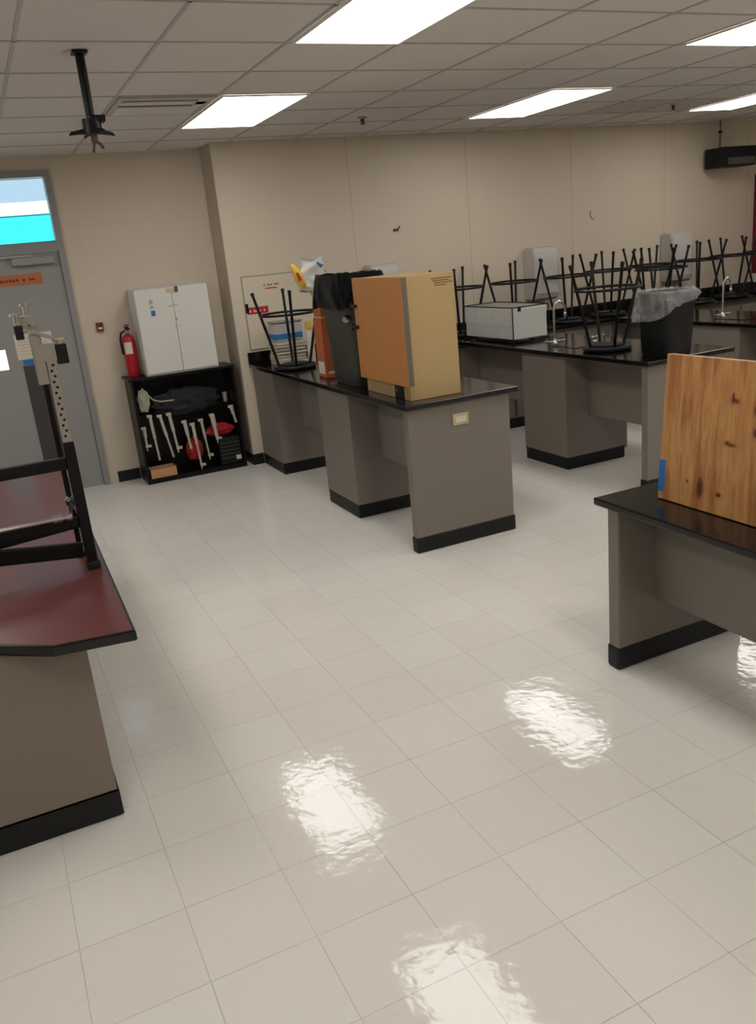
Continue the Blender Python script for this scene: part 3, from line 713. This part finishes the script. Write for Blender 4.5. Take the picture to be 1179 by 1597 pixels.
obj('pull_bar', MB().box(-.018, .018, -.036, -.0305, .02, .035), M['white'], t)

# on the door
def letter_strokes(x0, z0, w, h, y, n, m):
    """short smudged strokes: the photo's lettering is too blurred to read"""
    rr = random.Random(n); mb = MB(); cw = w/n
    for i in range(n):
        if rr.random() < .12: continue
        x = x0+i*cw; hh = h*rr.uniform(.7, 1)
        mb.box(x, x+cw*.32, y-.0006, y, z0, z0+hh)
        mb.box(x+cw*.2, x+cw*.8, y-.0006, y, z0+hh*rr.uniform(.1, .35), z0+hh*rr.uniform(.5, .8))
    return mb
yd = YR+.005
t = thing('door_banner', 'faded orange banner with brown lettering across the top of grey door', 'banner', (.30, yd-.0006, 1.835))
obj('banner', MB().box(-.42, .27, -.002, 0, -.035, .055), M['orangetape'], t)
obj('lettering', letter_strokes(-.40, -.005, .62, .03, -.0023, 24, None), M['brown'], t)
t = thing('door_notice', 'white paper notice above a blue tape strip on grey door', 'notice', (.36, yd-.0006, 1.12))
obj('sheet', MB().box(-.11, .19, -.0015, 0, .08, .29), M['paper'], t)
tl = MB()
for q in range(6): tl.box(-.08, .14-.03*(q % 3), -.0019, -.0016, .12+q*.026, .124+q*.026)
obj('printed_line', tl, M['steel'], t)
obj('blue_tape', MB().box(-.075, .12, -.0022, -.0002, .03, .075), M['blue'], t)
tag(obj('dark_door_panel', MB().box(.275, .475, yd-.004, yd-.0006, .20, 1.145), M['darkmat']), 'tall dark strip panel fixed to grey door below the blue tape', 'panel')

# ================================================================ BACK WALL THINGS
yb = YB
t = thing('wall_board', 'cream wall panel door with red stickers above the far left counter end', 'panel', (2.18, yb, 1.045))
obj('frame', MB().box(-.01, .77, -.006, -.0005, 0, .645), M['ring'], t)
obj('face', MB().box(0, .76, -.010, -.0062, .01, .635), M['cream'], t)
obj('red_sticker', MB().box(.01, .205, -.0115, -.0102, .315, .375), M['red'], t)
obj('red_lettering', letter_strokes(.19, .545, .15, .022, -.0102, 9, None).box(.20, .31, -.0108, -.0102, .52, .53), M['redfab'], t)
obj('sticker_text', letter_strokes(.03, .33, .15, .025, -.0117, 8, None), M['paper'], t)
obj('black_latch', MB().box(-.005, .022, -.02, -.0102, .33, .41, bev=.003), M['black'], t)
def dispenser(x, z, label):
    t = thing('towel_dispenser', label, 'dispenser', (x, yb, z), group='paper towel dispensers on the back wall')
    pr = [(0, 0), (.18, .0), (.21, .03), (.215, .20), (.215, .40), (.185, .50), (.12, .515), (0, .515)]
    mb = MB(); A = [mb.b.verts.new((-.145, -.0005-y*.95, q)) for y, q in pr]; B = [mb.b.verts.new((.145, -.0005-y*.95, q)) for y, q in pr]; n = len(pr)
    mb.b.faces.new(A); mb.b.faces.new(B[::-1])
    for i in range(n): mb.b.faces.new((A[i], B[i], B[(i+1) % n], A[(i+1) % n]))
    bmesh.ops.bevel(mb.b, geom=list(mb.b.edges), offset=.012, segments=3, affect='EDGES')
    obj('housing', mb, M['offwhite'], t, True)
    obj('smoked_cover', MB().box(-.125, .125, -.211, -.2050, .06, .38, bev=.003), M['offwhite'], t)
    obj('paper_slot', MB().box(-.11, .11, -.2, -.05, -.004, -.0006), M['dgrey'], t)
    return t
dispenser(3.50, 1.16, 'white towel dispenser, only its top showing behind the yellow cabinet')
dispenser(5.30, 1.16, 'middle white paper towel dispenser, above the stools right of the white tub')
dispenser(7.11, 1.16, 'rightmost white paper towel dispenser, behind the bunched stool legs')
t = thing('wall_speaker', 'black box mounted high on the back wall at the far right', 'speaker', (7.80, yb, 2.30))
obj('housing', MB().box(-.25, .25, -.30, -.05, 0, .20, bev=.008), M['blackp'], t)
obj('front_grille', MB().box(-.17, .22, -.306, -.3005, .02, .09), M['dgrey'], t)
obj('bracket', MB().box(-.04, .04, -.0495, -.0005, .03, .16), M['black'], t)
rd = obj('conduit', MB().cyl((-.06, -.08, .2005), (-.06, -.08, CH-2.30-.0045), .009), M['rodm'], t, True)
obj('junction', MB().cyl((-.06, -.08, .36), (-.06, -.08, .385), .022), M['black'], t, True)
t = thing('wall_cabinet', 'dark red cabinet panel at the right edge on the back wall', 'cabinet', (8.37, yb, 1.02))
obj('body', MB().box(.0, .6, -.10, -.0005, .10, 1.20, bev=.006), M['darkred'], t)
obj('white_base', MB().box(.0, .6, -.10, -.0005, .0, .0995, bev=.004), M['white'], t)
tag(obj('wall_hook', MB().box(3.705, 3.76, yb-.02, yb-.0005, 1.955, 1.975, bev=.004).tube([(3.75, yb-.01, 1.97), (3.765, yb-.015, 1.985), (3.775, yb-.01, 1.995)], .006), M['stain']), 'small dark hook on the bare back wall above the yellow cabinet', 'hook')
tag(obj('wall_bracket', MB().tube([(6.02, yb-.004, 1.985), (6.01, yb-.004, 1.94), (6.03, yb-.004, 1.905), (6.065, yb-.004, 1.895)], .003), M['stain']), 'thin curved wire stub on the back wall left of right dispenser', 'wire')
